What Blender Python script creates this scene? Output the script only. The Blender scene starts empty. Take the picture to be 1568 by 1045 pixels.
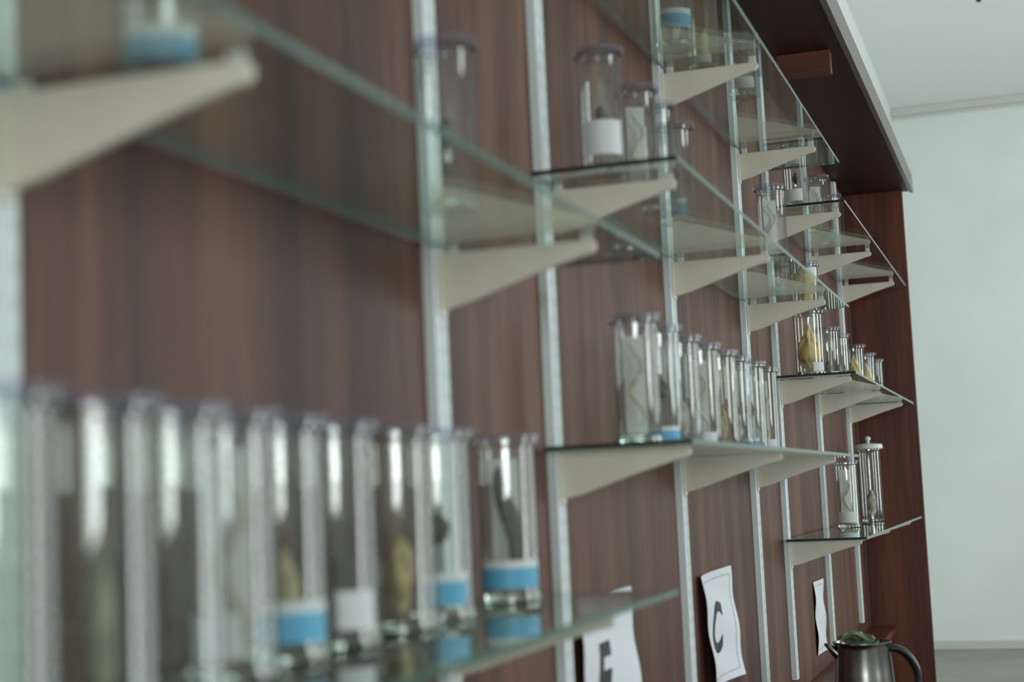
import bpy, bmesh, math, random
from mathutils import Vector, Matrix, noise
random.seed(7)
scene = bpy.context.scene
scene.view_settings.view_transform = 'Standard'
try:
    scene.cycles.transparent_max_bounces = 64
    scene.cycles.max_bounces = 14
    scene.cycles.transmission_bounces = 14
except Exception as e:
    print(e)

# ---------------------------------------------------------------- materials
def newmat(name):
    m = bpy.data.materials.new(name); m.use_nodes = True
    m.node_tree.nodes.clear()
    return m, m.node_tree.nodes, m.node_tree.links

def principled(name, col, rough=0.5, metal=0.0, noise_amt=0.0, nscale=20.0, coat=0.0, bump=0.0):
    m, N, L = newmat(name)
    out = N.new('ShaderNodeOutputMaterial'); p = N.new('ShaderNodeBsdfPrincipled')
    p.inputs['Roughness'].default_value = rough
    p.inputs['Metallic'].default_value = metal
    p.inputs['Coat Weight'].default_value = coat
    L.new(p.outputs[0], out.inputs[0])
    p.inputs['Base Color'].default_value = (*col, 1)
    if noise_amt > 0 or bump > 0:
        g = N.new('ShaderNodeNewGeometry'); n = N.new('ShaderNodeTexNoise')
        n.inputs['Scale'].default_value = nscale; n.inputs['Detail'].default_value = 4
        L.new(g.outputs['Position'], n.inputs['Vector'])
        if noise_amt > 0:
            r = N.new('ShaderNodeValToRGB')
            r.color_ramp.elements[0].position = 0.3; r.color_ramp.elements[1].position = 0.7
            a = tuple(max(0, c*(1-noise_amt)) for c in col); b = tuple(min(1, c*(1+noise_amt)) for c in col)
            r.color_ramp.elements[0].color = (*a, 1); r.color_ramp.elements[1].color = (*b, 1)
            L.new(n.outputs['Fac'], r.inputs['Fac']); L.new(r.outputs[0], p.inputs['Base Color'])
        if bump > 0:
            b = N.new('ShaderNodeBump'); b.inputs['Strength'].default_value = bump
            b.inputs['Distance'].default_value = 0.003
            L.new(n.outputs['Fac'], b.inputs['Height']); L.new(b.outputs[0], p.inputs['Normal'])
    return m

def wood(name, dark, mid, light, scale=(9, 9, 0.55), rough=0.38, spec=0.5):
    m, N, L = newmat(name)
    out = N.new('ShaderNodeOutputMaterial'); p = N.new('ShaderNodeBsdfPrincipled')
    p.inputs['Roughness'].default_value = rough
    p.inputs['Specular IOR Level'].default_value = spec
    L.new(p.outputs[0], out.inputs[0])
    g = N.new('ShaderNodeNewGeometry')
    def nz(mul, detail, dist=0.0):
        mp = N.new('ShaderNodeMapping'); mp.inputs['Scale'].default_value = tuple(s*mul for s in scale)
        L.new(g.outputs['Position'], mp.inputs['Vector'])
        n1 = N.new('ShaderNodeTexNoise'); n1.inputs['Scale'].default_value = 1.0; n1.inputs['Detail'].default_value = detail
        n1.inputs['Distortion'].default_value = dist
        L.new(mp.outputs[0], n1.inputs['Vector']); return n1
    n1 = nz(1, 6, 0.8); n2 = nz(7, 5); n3 = nz(.35, 3, .5)
    mx = N.new('ShaderNodeMix'); mx.data_type = 'FLOAT'; mx.inputs[0].default_value = 0.40
    L.new(n1.outputs['Fac'], mx.inputs[2]); L.new(n2.outputs['Fac'], mx.inputs[3])
    mx2 = N.new('ShaderNodeMix'); mx2.data_type = 'FLOAT'; mx2.inputs[0].default_value = 0.42
    L.new(mx.outputs[0], mx2.inputs[2]); L.new(n3.outputs['Fac'], mx2.inputs[3])
    r = N.new('ShaderNodeValToRGB')
    e = r.color_ramp.elements
    e[0].position = 0.40; e[0].color = (*dark, 1)
    e[1].position = 0.60; e[1].color = (*light, 1)
    k = e.new(0.5); k.color = (*mid, 1)
    L.new(mx2.outputs[0], r.inputs['Fac']); L.new(r.outputs[0], p.inputs['Base Color'])
    return m

def clear_mat(name, tint=(0.9, 0.96, 0.93), f0=0.05, rough=0.01, body=0.0, bodycol=(0.3, 0.4, 0.36), edge=None, epow=3.0, fmax=1.0):
    """clear pane / jar wall: transparent (darkening where the path through the glass is long) + Schlick reflection"""
    m, N, L = newmat(name)
    out = N.new('ShaderNodeOutputMaterial')
    g = N.new('ShaderNodeNewGeometry')
    dot = N.new('ShaderNodeVectorMath'); dot.operation = 'DOT_PRODUCT'
    L.new(g.outputs['Normal'], dot.inputs[0]); L.new(g.outputs['Incoming'], dot.inputs[1])
    ab = N.new('ShaderNodeMath'); ab.operation = 'ABSOLUTE'; L.new(dot.outputs['Value'], ab.inputs[0])
    om = N.new('ShaderNodeMath'); om.operation = 'SUBTRACT'; om.inputs[0].default_value = 1.0
    L.new(ab.outputs[0], om.inputs[1])
    pw = N.new('ShaderNodeMath'); pw.operation = 'POWER'; pw.inputs[1].default_value = 5.0
    L.new(om.outputs[0], pw.inputs[0])
    ma = N.new('ShaderNodeMath'); ma.operation = 'MULTIPLY_ADD'
    ma.inputs[1].default_value = fmax-f0; ma.inputs[2].default_value = f0; ma.use_clamp = True
    L.new(pw.outputs[0], ma.inputs[0])
    t = N.new('ShaderNodeBsdfTransparent'); t.inputs[0].default_value = (*tint, 1)
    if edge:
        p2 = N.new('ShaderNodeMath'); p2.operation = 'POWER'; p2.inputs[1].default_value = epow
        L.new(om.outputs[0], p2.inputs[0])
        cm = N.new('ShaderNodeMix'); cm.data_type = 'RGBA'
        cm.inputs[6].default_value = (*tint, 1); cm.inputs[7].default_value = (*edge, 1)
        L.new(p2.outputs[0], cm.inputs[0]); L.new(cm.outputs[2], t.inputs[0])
    gl = N.new('ShaderNodeBsdfGlossy'); gl.inputs['Roughness'].default_value = rough
    gl.inputs['Color'].default_value = (0.95, 1, 0.98, 1)
    src = t
    if body > 0:
        d = N.new('ShaderNodeBsdfDiffuse'); d.inputs[0].default_value = (*bodycol, 1)
        m0 = N.new('ShaderNodeMixShader'); m0.inputs[0].default_value = body
        L.new(t.outputs[0], m0.inputs[1]); L.new(d.outputs[0], m0.inputs[2]); src = m0
    mix = N.new('ShaderNodeMixShader')
    L.new(ma.outputs[0], mix.inputs[0]); L.new(src.outputs[0], mix.inputs[1]); L.new(gl.outputs[0], mix.inputs[2])
    L.new(mix.outputs[0], out.inputs[0])
    return m

def refr_mat(name, tint, ior=1.47):
    m, N, L = newmat(name)
    out = N.new('ShaderNodeOutputMaterial')
    g = N.new('ShaderNodeBsdfGlass'); g.inputs['Color'].default_value = (*tint, 1)
    g.inputs['IOR'].default_value = ior; g.inputs['Roughness'].default_value = 0.0
    L.new(g.outputs[0], out.inputs[0])
    return m

M_wood = wood('panel_wood', (0.042, 0.0165, 0.010), (0.089, 0.037, 0.0225), (0.152, 0.070, 0.044), rough=0.48, spec=0.22)
M_wood_red = wood('end_panel_wood', (0.04, 0.010, 0.005), (0.085, 0.022, 0.011), (0.145, 0.042, 0.021), rough=0.4, spec=0.3)
M_wood_dark = wood('canopy_wood', (0.022, 0.007, 0.005), (0.038, 0.012, 0.009), (0.055, 0.018, 0.013), scale=(9, .55, 9), rough=0.5, spec=0.2)
M_wood_orange = wood('cleat_wood', (0.06, 0.014, 0.006), (0.11, 0.027, 0.012), (0.16, 0.045, 0.02), scale=(.5, 20, 20), rough=0.5)
M_fascia = principled('fascia_painted_sheen', (0.15, 0.125, 0.12), 0.35, noise_amt=0.1)  # lighter grey than the canopy wood: room reflections put into the base colour
M_rail = principled('aluminium_rail', (0.64, 0.70, 0.71), 0.5, 0.12)
M_slot = principled('rail_slot_shadow', (0.32, 0.34, 0.34), 0.6)
M_bracket = principled('cream_bracket_paint', (0.66, 0.625, 0.52), 0.45, noise_amt=0.04)
M_pad = principled('rubber_pad_clear', (0.55, 0.56, 0.50), 0.4)
M_glass = clear_mat('shelf_glass', (0.89, 0.95, 0.92), 0.045)
M_gedge = principled('glass_edge_green', (0.045, 0.115, 0.09), 0.15)
M_gend = principled('glass_end_dark', (0.006, 0.018, 0.016), 0.12)
M_wall = principled('painted_wall', (0.73, 0.78, 0.76), 0.6, noise_amt=0.05, nscale=1.3)
M_ceil = principled('ceiling_paint', (0.80, 0.82, 0.81), 0.8)
M_trim = principled('trim_paint', (0.58, 0.60, 0.56), 0.6)
M_floor = principled('floor_cement', (0.26, 0.245, 0.22), 0.4, noise_amt=0.15, nscale=3)
M_lid = clear_mat('jar_lid_clear', (0.88, 0.88, 0.95), 0.06, 0.05, 0.07, (0.28, 0.28, 0.48), fmax=.6)
M_lidw = principled('jar_lid_white', (0.62, 0.66, 0.64), 0.35)
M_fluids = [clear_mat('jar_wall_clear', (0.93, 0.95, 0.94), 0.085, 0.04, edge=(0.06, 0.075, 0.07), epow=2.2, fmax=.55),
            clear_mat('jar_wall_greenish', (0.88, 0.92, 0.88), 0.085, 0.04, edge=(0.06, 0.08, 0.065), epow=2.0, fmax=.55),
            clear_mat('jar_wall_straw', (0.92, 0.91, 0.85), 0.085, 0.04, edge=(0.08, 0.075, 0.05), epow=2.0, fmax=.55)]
M_base = refr_mat('jar_base_glass', (0.93, 0.98, 0.96))
M_blue = principled('label_blue', (0.09, 0.34, 0.52), 0.5)
M_white = principled('label_white', (0.56, 0.60, 0.60), 0.5)
M_spec = {
 'dark': principled('specimen_dark', (0.06, 0.045, 0.035), 0.5, noise_amt=0.4, nscale=60),
 'brown': principled('specimen_brown', (0.18, 0.14, 0.10), 0.5, noise_amt=0.4, nscale=60),
 'cream': principled('specimen_cream', (0.42, 0.39, 0.29), 0.5, noise_amt=0.3, nscale=50),
 'yellow': principled('specimen_yellow', (0.66, 0.50, 0.22), 0.5, noise_amt=0.2, nscale=40),
 'olive': principled('specimen_olive', (0.34, 0.29, 0.14), 0.5, noise_amt=0.3, nscale=50),
 'green': principled('specimen_green', (0.26, 0.27, 0.19), 0.5, noise_amt=0.3, nscale=50),
 'pink': principled('specimen_pink', (0.36, 0.29, 0.26), 0.5, noise_amt=0.25, nscale=50)}
M_plate = principled('specimen_plate', (0.48, 0.50, 0.47), 0.4)
M_paper = principled('paper', (0.70, 0.73, 0.77), 0.7)
M_ink = principled('ink', (0.02, 0.02, 0.025), 0.6)
M_steel = principled('stainless_steel', (0.24, 0.235, 0.22), 0.25, 1.0)
M_black = principled('black_plastic', (0.012, 0.012, 0.013), 0.35)
M_greenc = principled('green_leaf', (0.13, 0.19, 0.10), 0.45, noise_amt=0.4, nscale=40)

# ---------------------------------------------------------------- helpers
def link(o):
    scene.collection.objects.link(o); return o

def mesh_obj(name, verts, faces, mats, fmat=None, smooth=False, parent=None):
    me = bpy.data.meshes.new(name)
    me.from_pydata([tuple(v) for v in verts], [], faces)
    for m in (mats if isinstance(mats, (list, tuple)) else [mats]): me.materials.append(m)
    if fmat:
        for p, i in zip(me.polygons, fmat): p.material_index = i
    if smooth:
        for p in me.polygons: p.use_smooth = True
    me.update()
    o = link(bpy.data.objects.new(name, me))
    if parent: o.parent = parent
    return o

def boxdata(x0, x1, y0, y1, z0, z1):
    v = [(x0,y0,z0),(x1,y0,z0),(x1,y1,z0),(x0,y1,z0),(x0,y0,z1),(x1,y0,z1),(x1,y1,z1),(x0,y1,z1)]
    f = [(0,3,2,1),(4,5,6,7),(0,1,5,4),(1,2,6,5),(2,3,7,6),(3,0,4,7)]
    return v, f

def boxes(name, lst, mats, mi=None, parent=None, bevel=0):
    V, F, FM = [], [], []
    for k, b in enumerate(lst):
        v, f = boxdata(*b); n = len(V)
        V += v; F += [tuple(i+n for i in q) for q in f]; FM += [mi[k] if mi else 0]*6
    o = mesh_obj(name, V, F, mats, FM, parent=parent)
    if bevel:
        md = o.modifiers.new('bevel', 'BEVEL'); md.width = bevel; md.segments = 2
    return o

def lathe(name, prof, mat, seg=36, parent=None, smooth=True, loc=(0,0,0)):
    V, F = [], []
    ring = []
    for r, z in prof:
        if r < 1e-6:
            ring.append([len(V)]); V.append((0, 0, z))
        else:
            s = len(V)
            for i in range(seg):
                a = 2*math.pi*i/seg; V.append((r*math.cos(a), r*math.sin(a), z))
            ring.append(list(range(s, s+seg)))
    for a, b in zip(ring[:-1], ring[1:]):
        if len(a) == 1 and len(b) == 1: continue
        for i in range(seg):
            j = (i+1) % seg
            if len(a) == 1: F.append((a[0], b[j], b[i]))
            elif len(b) == 1: F.append((a[i], a[j], b[0]))
            else: F.append((a[i], a[j], b[j], b[i]))
    o = mesh_obj(name, V, F, mat, smooth=False, parent=parent)
    o.location = loc
    if smooth:
        for p in o.data.polygons: p.use_smooth = True
        try:
            o.data.set_sharp_from_angle(angle=math.radians(35))
        except Exception: pass
    return o

# ---------------------------------------------------------------- room
FL, CE = -1.20, 2.64
XR, Y0, Y1 = 4.5, -3.2, 11.4
boxes('floor', [(-0.2, XR+.2, Y0-.2, Y1+.2, FL-.1, FL)], M_floor)
boxes('ceiling', [(-0.2, XR+.2, Y0-.2, Y1+.2, CE, CE+.1)], M_ceil)
boxes('wall_left', [(-0.17, -0.02, Y0-.2, Y1+.2, FL, CE)], M_wall)
boxes('wall_end', [(-0.02, XR, Y1, Y1+.15, FL, CE)], M_wall)
boxes('trim_1', [(-0.02, XR, Y1-.03, Y1, CE-.055, CE), (-0.02, XR, Y1-.015, Y1, CE-.08, CE-.055)], M_trim, bevel=.005)
boxes('baseboard_end', [(-0.02, XR, Y1-.02, Y1, FL, FL+.06)], M_trim, bevel=.004)
wins = [(1.6, 2.8), (4.6, 5.9), (7.8, 9.3)]
ZB, ZT = -0.3, 1.9
segs = [(XR, XR+.15, Y0-.2, Y1+.15, FL, ZB), (XR, XR+.15, Y0-.2, Y1+.15, ZT, CE)]
edges = [Y0-.2] + [e for w in wins for e in w] + [Y1+.15]
for i in range(0, len(edges), 2):
    segs.append((XR, XR+.15, edges[i], edges[i+1], ZB, ZT))
boxes('wall_right', segs, M_wall)
bw = [(0.8, 3.1)]; BT = 0.9
boxes('wall_back', [(-.02, XR, Y0-.15, Y0, FL, ZB), (-.02, XR, Y0-.15, Y0, BT, CE), (-.02, bw[0][0], Y0-.15, Y0, ZB, BT),
                    (bw[0][1], XR, Y0-.15, Y0, ZB, BT)], M_wall)
M_frame = principled('window_frame_paint', (0.6, 0.62, 0.6), 0.5)
def area(name, loc, rot, sx, sy, power, col=(0.955, 1.0, 0.98)):
    l = bpy.data.lights.new(name, 'AREA'); l.shape = 'RECTANGLE'; l.size = sx; l.size_y = sy
    l.energy = power; l.color = col
    o = link(bpy.data.objects.new(name, l)); o.location = loc; o.rotation_euler = rot
    return o
PW = [58, 50, 90]
for k, (a, b) in enumerate(wins):
    boxes('window_%d' % (k+1), [(XR+.02, XR+.06, a, a+.05, ZB, ZT), (XR+.02, XR+.06, b-.05, b, ZB, ZT),
        (XR+.02, XR+.06, a+.05, b-.05, ZB, ZB+.05), (XR+.02, XR+.06, a+.05, b-.05, ZT-.05, ZT)], M_frame)
    area('daylight_window', (XR+.10, (a+b)/2, (ZB+ZT)/2), (0, math.radians(90), 0), ZT-ZB, b-a, PW[k])
for k, (a, b) in enumerate(bw):
    boxes('window_%d' % (k+4), [(a, a+.05, Y0-.06, Y0-.02, ZB, BT), (b-.05, b, Y0-.06, Y0-.02, ZB, BT),
        (a+.05, b-.05, Y0-.06, Y0-.02, ZB, ZB+.05), (a+.05, b-.05, Y0-.06, Y0-.02, BT-.05, BT)], M_frame)
    area('daylight_window', ((a+b)/2, Y0-.10, (ZB+BT)/2), (math.radians(90), 0, 0), b-a, BT-ZB, 105)
w = bpy.data.worlds.new('sky'); scene.world = w; w.use_nodes = True
w.node_tree.nodes['Background'].inputs[0].default_value = (0.75, 0.88, 1, 1)
w.node_tree.nodes['Background'].inputs[1].default_value = 1.5

# ---------------------------------------------------------------- wall unit
YE = 7.56
boxes('wood_paneling', [(-0.0195, 0, -1.2, YE, FL, 1.3595)], M_wood)
boxes('cabinet_side_panel', [(0.0, 0.28, YE+.0005, YE+.03, FL, 1.3595)], M_wood_red, bevel=.002)
boxes('shelf_canopy', [(-0.0195, 0.31, -1.2, YE+.06, 1.36, 1.385), (0.31, 0.328, -1.2, YE+.06, 1.352, 1.437)],
            [M_wood_dark, M_fascia], [0, 1])
boxes('canopy_cleat', [(0.10, 0.27, 4.93, 4.97, 1.285, 1.36)], M_wood_orange, bevel=.002)
boxes('bottom_ledge', [(0.0, 0.12, 4.91, YE, -.71, -.685)], M_wood_red, bevel=.002)
boxes('lab_counter', [(0.0, 0.46, 0.3, 4.9, -.68, -.65), (0.0, 0.43, 0.35, 4.86, FL, -.68)], M_wood_dark, bevel=.003)

D = 0.8
rails = [0.09, 1.33, 2.57, 3.254, 4.49, 5.735, 6.43, 7.66, 8.93]
ry = [r*D for r in rails]
def rail(y):
    sec = [(-.0225,0),(-.0225,.016),(-.019,.018),(-.007,.018),(-.006,.014),(.006,.014),(.007,.018),(.019,.018),(.0225,.016),(.0225,0)]
    z0, z1 = -.63, 1.35
    V = [(x, y+a, z0) for a, x in sec] + [(x, y+a, z1) for a, x in sec]
    n = len(sec)
    F = [tuple((i, (i+1) % n, (i+1) % n+n, i+n)) for i in range(n)]
    F += [tuple(range(n))[::-1], tuple(range(n, 2*n))]
    FM = [0]*len(F)
    z = z0+.03
    while z < z1-.03:
        for s in (-.013, .013):
            v, f = boxdata(.0175, .0182, y+s-.0012, y+s+.0012, z, z+.012); k = len(V)
            V += v; F += [tuple(i+k for i in q) for q in f]; FM += [1]*6
        z += .032
    mesh_obj('shelf_standard_rail', V, F, [M_rail, M_slot], FM)
for y in ry: rail(y)

def bracket(y, zg, gap):
    zt = zg-max(gap, .0004)
    L0, L1 = .0184, .246
    pts = [(L0, 0), (L1-.004, 0), (L1, .0-.003), (L1+.002, -.009), (L1, -.015), (L1-.006, -.019),
           (L1-.02, -.0215), (.16, -.040), (.09, -.062), (.055, -.0735), (.03, -.079), (L0, -.080)]
    n = len(pts); t = .005
    V = [(x, y-t, zt+z) for x, z in pts] + [(x, y+t, zt+z) for x, z in pts]
    F = [tuple(range(n)), tuple(range(n, 2*n))[::-1]] + [((i+1) % n, i, i+n, (i+1) % n+n) for i in range(n)]
    v, f = boxdata(.0184, .0215, y-.015, y+.015, zt-.088, zt-.002); k = len(V)
    V += v; F += [tuple(i+k for i in q) for q in f]
    FM = [0]*len(F)
    if gap > .001:
        for xa, xb in ((.03, .045), (L1-.020, L1-.004)):
            v, f = boxdata(xa, xb, y-.005, y+.005, zt-.001, zg-.0002); k = len(V)
            V += v; F += [tuple(i+k for i in q) for q in f]; FM += [1]*6
    o = mesh_obj('shelf_bracket', V, F, [M_bracket, M_pad], FM)
    md = o.modifiers.new('bevel', 'BEVEL'); md.width = .0016; md.segments = 2; md.limit_method = 'ANGLE'

T = .008
def glass_shelf(y0, y1, z, x0=.02, x1=.272):
    v, f = boxdata(x0, x1, y0, y1, z, z+T)
    mesh_obj('glass_shelf', v, f, [M_glass, M_gedge, M_gend], [0, 0, 2, 1, 1, 1])

levels = {1: [(-.160, .004), (.352, .008), (.93, .006)], 2: [(.070, 0), (.538, .010), (.998, .016)], 3: [(-.188, 0), (.336, .002), (.889, .014)]}
span = {1: (-.15, 2.34), 2: (2.505, 4.97), 3: (5.05, 7.52)}
for g in (1, 2, 3):
    for z, gap in levels[g]:
        glass_shelf(span[g][0], span[g][1], z)
        for y in ry[(g-1)*3:g*3]: bracket(y, z, gap)

# ---------------------------------------------------------------- jars
def specimen(kind, r, h, parent, seed):
    rnd = random.Random(seed)
    z0, z1 = .018, h-.035
    col = {'organ': rnd.choice(['pink', 'cream', 'brown']), 'yellow': 'yellow', 'olive': 'olive', 'fish': 'dark', 'plant': 'green',
           'worm': 'cream', 'small': rnd.choice(['brown', 'dark'])}[kind]
    mat = M_spec[col]
    if kind in ('organ', 'yellow', 'olive', 'plant', 'small'):
        hh = (z1-z0)*{'organ': .45, 'yellow': .95, 'olive': .5, 'plant': .6, 'small': .22}[kind]
        rr = r*{'organ': .32, 'yellow': .85, 'olive': .30, 'plant': .24, 'small': .27}[kind]
        zc = z0 + hh/2 + (0 if kind != 'small' else (z1-z0)*.4)
        bm = bmesh.new(); bmesh.ops.create_icosphere(bm, subdivisions=4, radius=1)
        off = Vector((rnd.uniform(-9, 9), rnd.uniform(-9, 9), rnd.uniform(-9, 9)))
        for v in bm.verts:
            p = v.co.copy(); n = noise.noise(p*1.6+off)*.55 + noise.noise(p*4+off)*.3
            s = 1 - abs(p.z)**2*.15
            if kind == 'yellow': s *= .70+.35*math.cos((p.z+.35)*2.6)
            if kind == 'plant': s *= 1-.5*max(0, p.z)
            v.co = Vector((p.x*rr*(1+n)*s, p.y*rr*(1+n)*s, p.z*hh/2*(1+.15*n)+zc))
            rad = math.hypot(v.co.x, v.co.y)
            if rad > r*.86: v.co.x *= r*.86/rad; v.co.y *= r*.86/rad
            v.co.z = max(v.co.z, z0)
        me = bpy.data.meshes.new('specimen'); bm.to_mesh(me); bm.free(); me.materials.append(mat)
        for p in me.polygons: p.use_smooth = True
        o = link(bpy.data.objects.new('specimen', me)); o.parent = parent
    else:
        n = 26; seg = 12; V = []; F = []
        for i in range(n):
            t = i/(n-1)
            zz = z0+.01+(z1-z0-.02)*t
            cx = r*.3*math.sin(t*(5 if kind == 'fish' else 11)+rnd.random()*.1)
            w = r*(.36 if kind == 'fish' else .15)*math.sin(math.pi*min(1, t*.93+.05))**.7
            for k in range(seg):
                a = 2*math.pi*k/seg
                V.append((cx+w*math.cos(a), w*.45*math.sin(a), zz))
        for i in range(n-1):
            for k in range(seg):
                j = (k+1) % seg
                F.append((i*seg+k, i*seg+j, (i+1)*seg+j, (i+1)*seg+k))
        F += [tuple(range(seg))[::-1], tuple(range((n-1)*seg, n*seg))]
        o = mesh_obj('specimen', V, F, mat, smooth=True, parent=parent)
        o.rotation_euler = (0, 0, math.radians(30))
        d = r*.5
        v, f = boxdata(-d, d, .35*r, .35*r+.002, z0, z1)
        o2 = mesh_obj('backing_plate', v, f, M_plate, parent=parent); o2.rotation_euler = (0, 0, math.radians(30))

CAM = Vector((0.8, 0, 0))
jc = [0]
def jar(x, y, zs, r=.040, h=.222, fluid=0, spec='organ', label='blue', lz=(.020, .060), face=None, lid='lilac', half=50):
    jc[0] += 1
    e = link(bpy.data.objects.new('specimen_jar', None)); e.empty_display_size = .05
    e.location = (x, y, zs)
    prof = [(0, .0002), (r*.95, .0002), (r*1.07, .003), (r*1.07, .009), (r*1.0, .0135), (r, h-.024), (r*1.01, h-.017),
            (r*1.16, h-.014), (r*1.16, h-.009), (r*.9, h-.009)]
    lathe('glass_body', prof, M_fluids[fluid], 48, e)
    lathe('glass_base', [(0, .001), (r*.90, .001), (r*.93, .004), (r*.93, .011), (r*.88, .0132), (0, .0132)], M_base, 40, e)
    if lid == 'lilac':
        lathe('lid', [(0, h-.0088), (r*1.19, h-.0088), (r*1.23, h-.007), (r*1.23, h-.002), (r*1.2, h), (r*.9, h), (r*.86, h-.002), (0, h-.002)],
              M_lid, 44, e)
    else:
        lathe('lid', [(0, h-.0088), (r*1.22, h-.0088), (r*1.3, h-.006), (r*1.3, h+.006), (r*1.2, h+.012), (r*.4, h+.016), (r*.16, h+.018),
              (r*.14, h+.026), (r*.26, h+.032), (r*.26, h+.040), (r*.12, h+.046), (0, h+.047)], M_lidw, 36, e)
    if spec: specimen(spec, r, h, e, jc[0])
    if label:
        ang = math.atan2(CAM.y-y, CAM.x-x) + math.radians(face if face is not None else random.uniform(-25, 25))
        V, F, FM = [], [], []
        n = 14; hf = math.radians(half); R = r*1.0+.0009
        zz = [lz[0], lz[0]+(lz[1]-lz[0])*.72, lz[1]]
        for i in range(n+1):
            a = ang-hf+2*hf*i/n
            for z in zz: V.append((R*math.cos(a), R*math.sin(a), z))
        for i in range(n):
            for k in range(2):
                a = i*3+k; F.append((a, a+3, a+4, a+1))
                FM.append(0 if (label == 'blue' and k == 0) else 1)
        mesh_obj('paper_label', V, F, [M_blue, M_white], FM, smooth=True, parent=e)
    return e

# group 1 bottom
z = levels[1][0][0]+T
for i, (x, y, sp, lb, fl, hf, fc) in enumerate([(.14, .76, None, None, 1, 40, 0), (.14, .885, None, None, 1, 40, 0), (.135, 1.015, 'plant', None, 1, 40, 0),
      (.12, 1.145, None, None, 0, 26, 30), (.105, 1.265, 'worm', 'white', 0, 30, -20), (.088, 1.405, 'olive', 'blue', 0, 56, 10), (.082, 1.545, None, 'white', 0, 30, 25),
      (.078, 1.725, 'olive', None, 2, 40, 0), (.072, 1.87, 'small', 'blue', 0, 40, 10), (.066, 2.165, 'fish', 'blue', 0, 66, 0)]):
    jar(x, y, z, .042, .240, fl, sp, lb, face=fc, half=hf)
# group 1 upper
z = levels[1][1][0]+T
jar(.135, 1.125, z, .037, .222, 0, None, 'blue', lz=(.003, .034))
jar(.117, 1.84, z, .036, .222, 0, 'small', None)
# group 2
z = levels[2][1][0]+T
jar(.122, 2.60, z, .037, .222, 0, 'small', 'white', lz=(.03, .09), face=0, half=60)
jar(.12, 2.88, z, .036, .222, 0, 'worm', None)
jar(.12, 3.03, z, .036, .222, 0, 'organ', None)
jar(.125, 3.18, z, .036, .212, 0, 'small', 'blue', lz=(.01, .05))
jar(.20, 3.97, z, .036, .212, 0, 'worm', None)
jar(.16, 4.86, z, .036, .13, 2, 'yellow', 'white', lz=(.08, .11))
jar(.10, 4.70, z, .034, .13, 0, 'organ', 'blue', lz=(.01, .04))
z = levels[2][0][0]+T
for i, (x, y, sp, lb, fl) in enumerate([(.157, 2.62, 'worm', None, 0), (.150, 2.83, 'small', 'blue', 0), (.14, 3.05, 'organ', None, 0),
      (.14, 3.25, 'worm', 'white', 0), (.14, 3.45, 'olive', None, 2), (.14, 3.63, 'organ', None, 0), (.14, 3.83, 'small', 'blue', 0), (.14, 4.03, 'worm', 'white', 0)]):
    jar(x, y, z, .038, .222, fl, sp, lb, lz=(.006, .034))
z = levels[2][2][0]+T
jar(.075, 3.48, z, .046, .24, 0, 'organ', 'blue', lz=(.04, .085), face=10)
jar(.10, 3.70, z, .040, .24, 2, 'olive', 'white', lz=(.01, .03))
jar(.14, 4.02, z, .038, .17, 0, 'small', 'white', lz=(.02, .05))
# group 3
z = levels[3][2][0]+T
jar(.11, 5.14, z, .040, .215, 0, 'small', 'white')
jar(.11, 5.68, z, .038, .205, 0, 'worm', None)
jar(.11, 6.05, z, .038, .20, 0, 'small', 'blue')
z = levels[3][1][0]+T
for x, y, sp, lb, fl, h, r in [(.12, 5.14, 'yellow', 'white', 2, .215, .047), (.12, 5.62, 'organ', 'blue', 0, .20, .04), (.12, 5.92, 'plant', 'white', 1, .20, .04),
       (.12, 6.45, 'yellow', 'white', 1, .20, .042), (.12, 6.92, 'yellow', None, 1, .20, .04), (.12, 7.30, 'organ', 'white', 0, .20, .04)]:
    jar(x, y, z, r, h, fl, sp, lb, lz=(.008, .04), half=25, face=35)
z = levels[3][0][0]+T
jar(.10, 6.10, z, .042, .255, 0, 'worm', 'white')
e = jar(.12, 6.80, z, .046, .315, 0, 'organ', None, lid='white')

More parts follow.
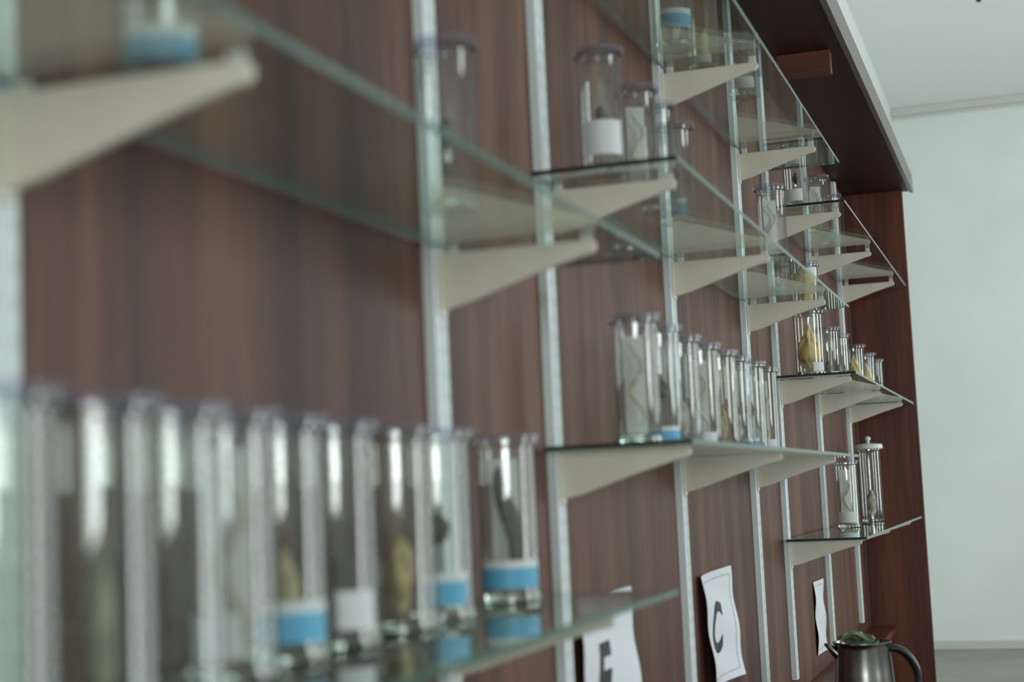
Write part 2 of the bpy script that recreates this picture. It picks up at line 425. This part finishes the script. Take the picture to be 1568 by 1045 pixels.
# ---------------------------------------------------------------- signs
def sheet(name, y0, y1, z0, z1, skew, letter, lsize, curl=.02, border=True):
    e = link(bpy.data.objects.new(name, None)); e.empty_display_size = .05
    def warp(s, t, off=0.0):
        x = .0015 + curl*(abs(s-.5)*2)**2*(.3+.7*(1-t)) + .006*math.sin(t*6+s*2)**2
        return (x+off, y0+(y1-y0)*s + skew*(1-t), z0+(z1-z0)*t + skew*.35*(s-.5)*1.0)
    n = 20; V = []; F = []
    for i in range(n+1):
        for j in range(n+1): V.append(warp(i/n, j/n))
    for i in range(n):
        for j in range(n):
            a = i*(n+1)+j; F.append((a, a+n+1, a+n+2, a+1))
    mesh_obj('paper', V, F, M_paper, smooth=True, parent=e)
    if border:
        V = []; F = []; b = .07; w = .004
        def strip(p, q, horiz):
            k = len(V); m = 20
            for i in range(m+1):
                u = p[0]+(q[0]-p[0])*i/m; v = p[1]+(q[1]-p[1])*i/m
                V.append(warp(u, v, .0008)); V.append(warp(u+(0 if horiz else w), v+(w if horiz else 0), .0008))
            for i in range(m): F.append((k+2*i, k+2*i+2, k+2*i+3, k+2*i+1))
        strip((b, b), (1-b, b), True); strip((b, 1-b), (1-b, 1-b), True)
        strip((b, b), (b, 1-b), False); strip((1-b, b), (1-b, 1-b), False)
        mesh_obj('printed_border', V, F, M_ink, parent=e)
    if letter:
        c = bpy.data.curves.new('t', 'FONT'); c.body = letter; c.size = 1; c.align_x = 'CENTER'; c.offset = 0.03
        to = link(bpy.data.objects.new('t', c)); bpy.context.view_layer.update()
        me = bpy.data.meshes.new_from_object(to.evaluated_get(bpy.context.evaluated_depsgraph_get()))
        bpy.data.objects.remove(to)
        ys = [v.co.y for v in me.vertices]; xs = [v.co.x for v in me.vertices]
        cy = (min(ys)+max(ys))/2; cx = (min(xs)+max(xs))/2; sc = lsize/(max(ys)-min(ys))
        for v in me.vertices:
            s = .5+(v.co.x-cx)*sc/(y1-y0)
            t = .5+(v.co.y-cy)*sc/(z1-z0)
            v.co = Vector(warp(s, t, .0012))
        me.materials.clear(); me.materials.append(M_ink)
        o = link(bpy.data.objects.new('printed_letter', me)); o.parent = e
sheet('paper_sign', 3.75, 4.11, -.495, -.212, .02, 'C', .130, curl=.03)
sheet('paper_sign', 2.68, 3.05, -.51, -.19, .0, 'F', .14, curl=.03, border=False)
sheet('paper_sign', 5.72, 5.96, -.62, -.36, .0, None, .1, curl=.004)

# ---------------------------------------------------------------- kettle
e = link(bpy.data.objects.new('electric_kettle', None)); e.location = (.30, 4.48, -.65)
psi = math.radians(18.3)
e.rotation_euler = (0, 0, psi)
lathe('body', [(0, .012), (.078, .012), (.084, .02), (.084, .05), (.080, .12), (.074, .185), (.076, .195), (.080, .20), (.080, .204), (.074, .204), (.070, .19), (.070, .175), (0, .172)], M_steel, 48, e)
lathe('power_base', [(0, 0), (.085, 0), (.088, .004), (.086, .013), (0, .013)], M_black, 40, e)
V = []; F = []
secs = [(-.066, .168, .020, .026), (-.080, .184, .019, .022), (-.094, .197, .013, .013), (-.104, .204, .006, .006)]
for (sx, sz, w, hh) in secs:
    for k in range(12):
        a = 2*math.pi*k/12; V.append((sx+hh*.2*math.cos(a), w*math.sin(a), sz+hh*.6*math.cos(a)-.004))
for i in range(3):
    for k in range(12):
        j = (k+1) % 12; F.append((i*12+k, i*12+j, (i+1)*12+j, (i+1)*12+k))
F.append(tuple(range(36, 48)))
mesh_obj('spout', V, F, M_steel, smooth=True, parent=e)
pts = [(.066, .180, .012), (.084, .184, .015), (.108, .176, .016), (.130, .155, .016), (.146, .125, .015), (.150, .095, .013), (.142, .065, .011), (.120, .046, .010), (.082, .042, .010)]
V = []; F = []; S = 12
for i, (px, pz, rr) in enumerate(pts):
    a0 = pts[max(0, i-1)]; a1 = pts[min(len(pts)-1, i+1)]
    t = Vector((a1[0]-a0[0], 0, a1[1]-a0[1])).normalized(); nrm = Vector((-t.z, 0, t.x))
    for k in range(S):
        a = 2*math.pi*k/S
        V.append(Vector((px, 0, pz)) + nrm*rr*math.cos(a)*.8 + Vector((0, 1, 0))*rr*1.3*math.sin(a))
for i in range(len(pts)-1):
    for k in range(S):
        j = (k+1) % S; F.append((i*S+k, i*S+j, (i+1)*S+j, (i+1)*S+k))
F += [tuple(range(S))[::-1], tuple(range((len(pts)-1)*S, len(pts)*S))]
h = mesh_obj('handle', V, F, M_black, smooth=True, parent=e)
sd = h.modifiers.new('sub', 'SUBSURF'); sd.levels = 2; sd.render_levels = 2
for q in range(5):
    rnd = random.Random(q)
    V = []; F = []; n = 12
    for i in range(n+1):
        for j in range(n+1):
            u = i/n-.5; v = j/n-.5
            wd = .06*math.cos(u*math.pi)**.6 if abs(u) < .5 else 0.003
            V.append((u*.10, v*wd, .012*math.sin(u*5+q)+.006*math.sin(v*9+q*2)+.008*noise.noise(Vector((u*5, v*5, q)))))
    for i in range(n):
        for j in range(n):
            a = i*(n+1)+j; F.append((a, a+n+1, a+n+2, a+1))
    o = mesh_obj('leaf', V, F, M_greenc, smooth=True, parent=e)
    o.location = (rnd.uniform(-.02, .01), rnd.uniform(-.02, .02), .202+rnd.uniform(0, .014))
    o.rotation_euler = (rnd.uniform(-.35, .35), rnd.uniform(-.3, .3), rnd.uniform(0, 6))

e = lathe('ceiling_hook', [(0, -.055), (.012, -.052), (.016, -.04), (.010, -.028), (.010, -.012), (.040, -.010), (.045, -.004), (.045, 0), (0, 0)], M_black, 28)
e.location = (.675, 8.82, CE)

# ---------------------------------------------------------------- camera
p = math.radians(5.62); rho = 0.045
F0 = Vector((-math.sin(psi), math.cos(psi), 0)); R0 = Vector((math.cos(psi), math.sin(psi), 0)); Z = Vector((0, 0, 1))
Fw = F0*math.cos(p)+Z*math.sin(p); U0 = -F0*math.sin(p)+Z*math.cos(p)
R = R0*math.cos(rho)-U0*math.sin(rho); U = R0*math.sin(rho)+U0*math.cos(rho)
cam = bpy.data.cameras.new('camera'); co = link(bpy.data.objects.new('camera', cam))
mt = Matrix((R, U, -Fw)).transposed().to_4x4(); mt.translation = CAM
co.matrix_world = mt
cam.sensor_width = 36; cam.lens = 2400/1568*36
cam.dof.use_dof = True; cam.dof.focus_distance = 5.2; cam.dof.aperture_fstop = 2.8
cam.clip_start = .02
scene.camera = co
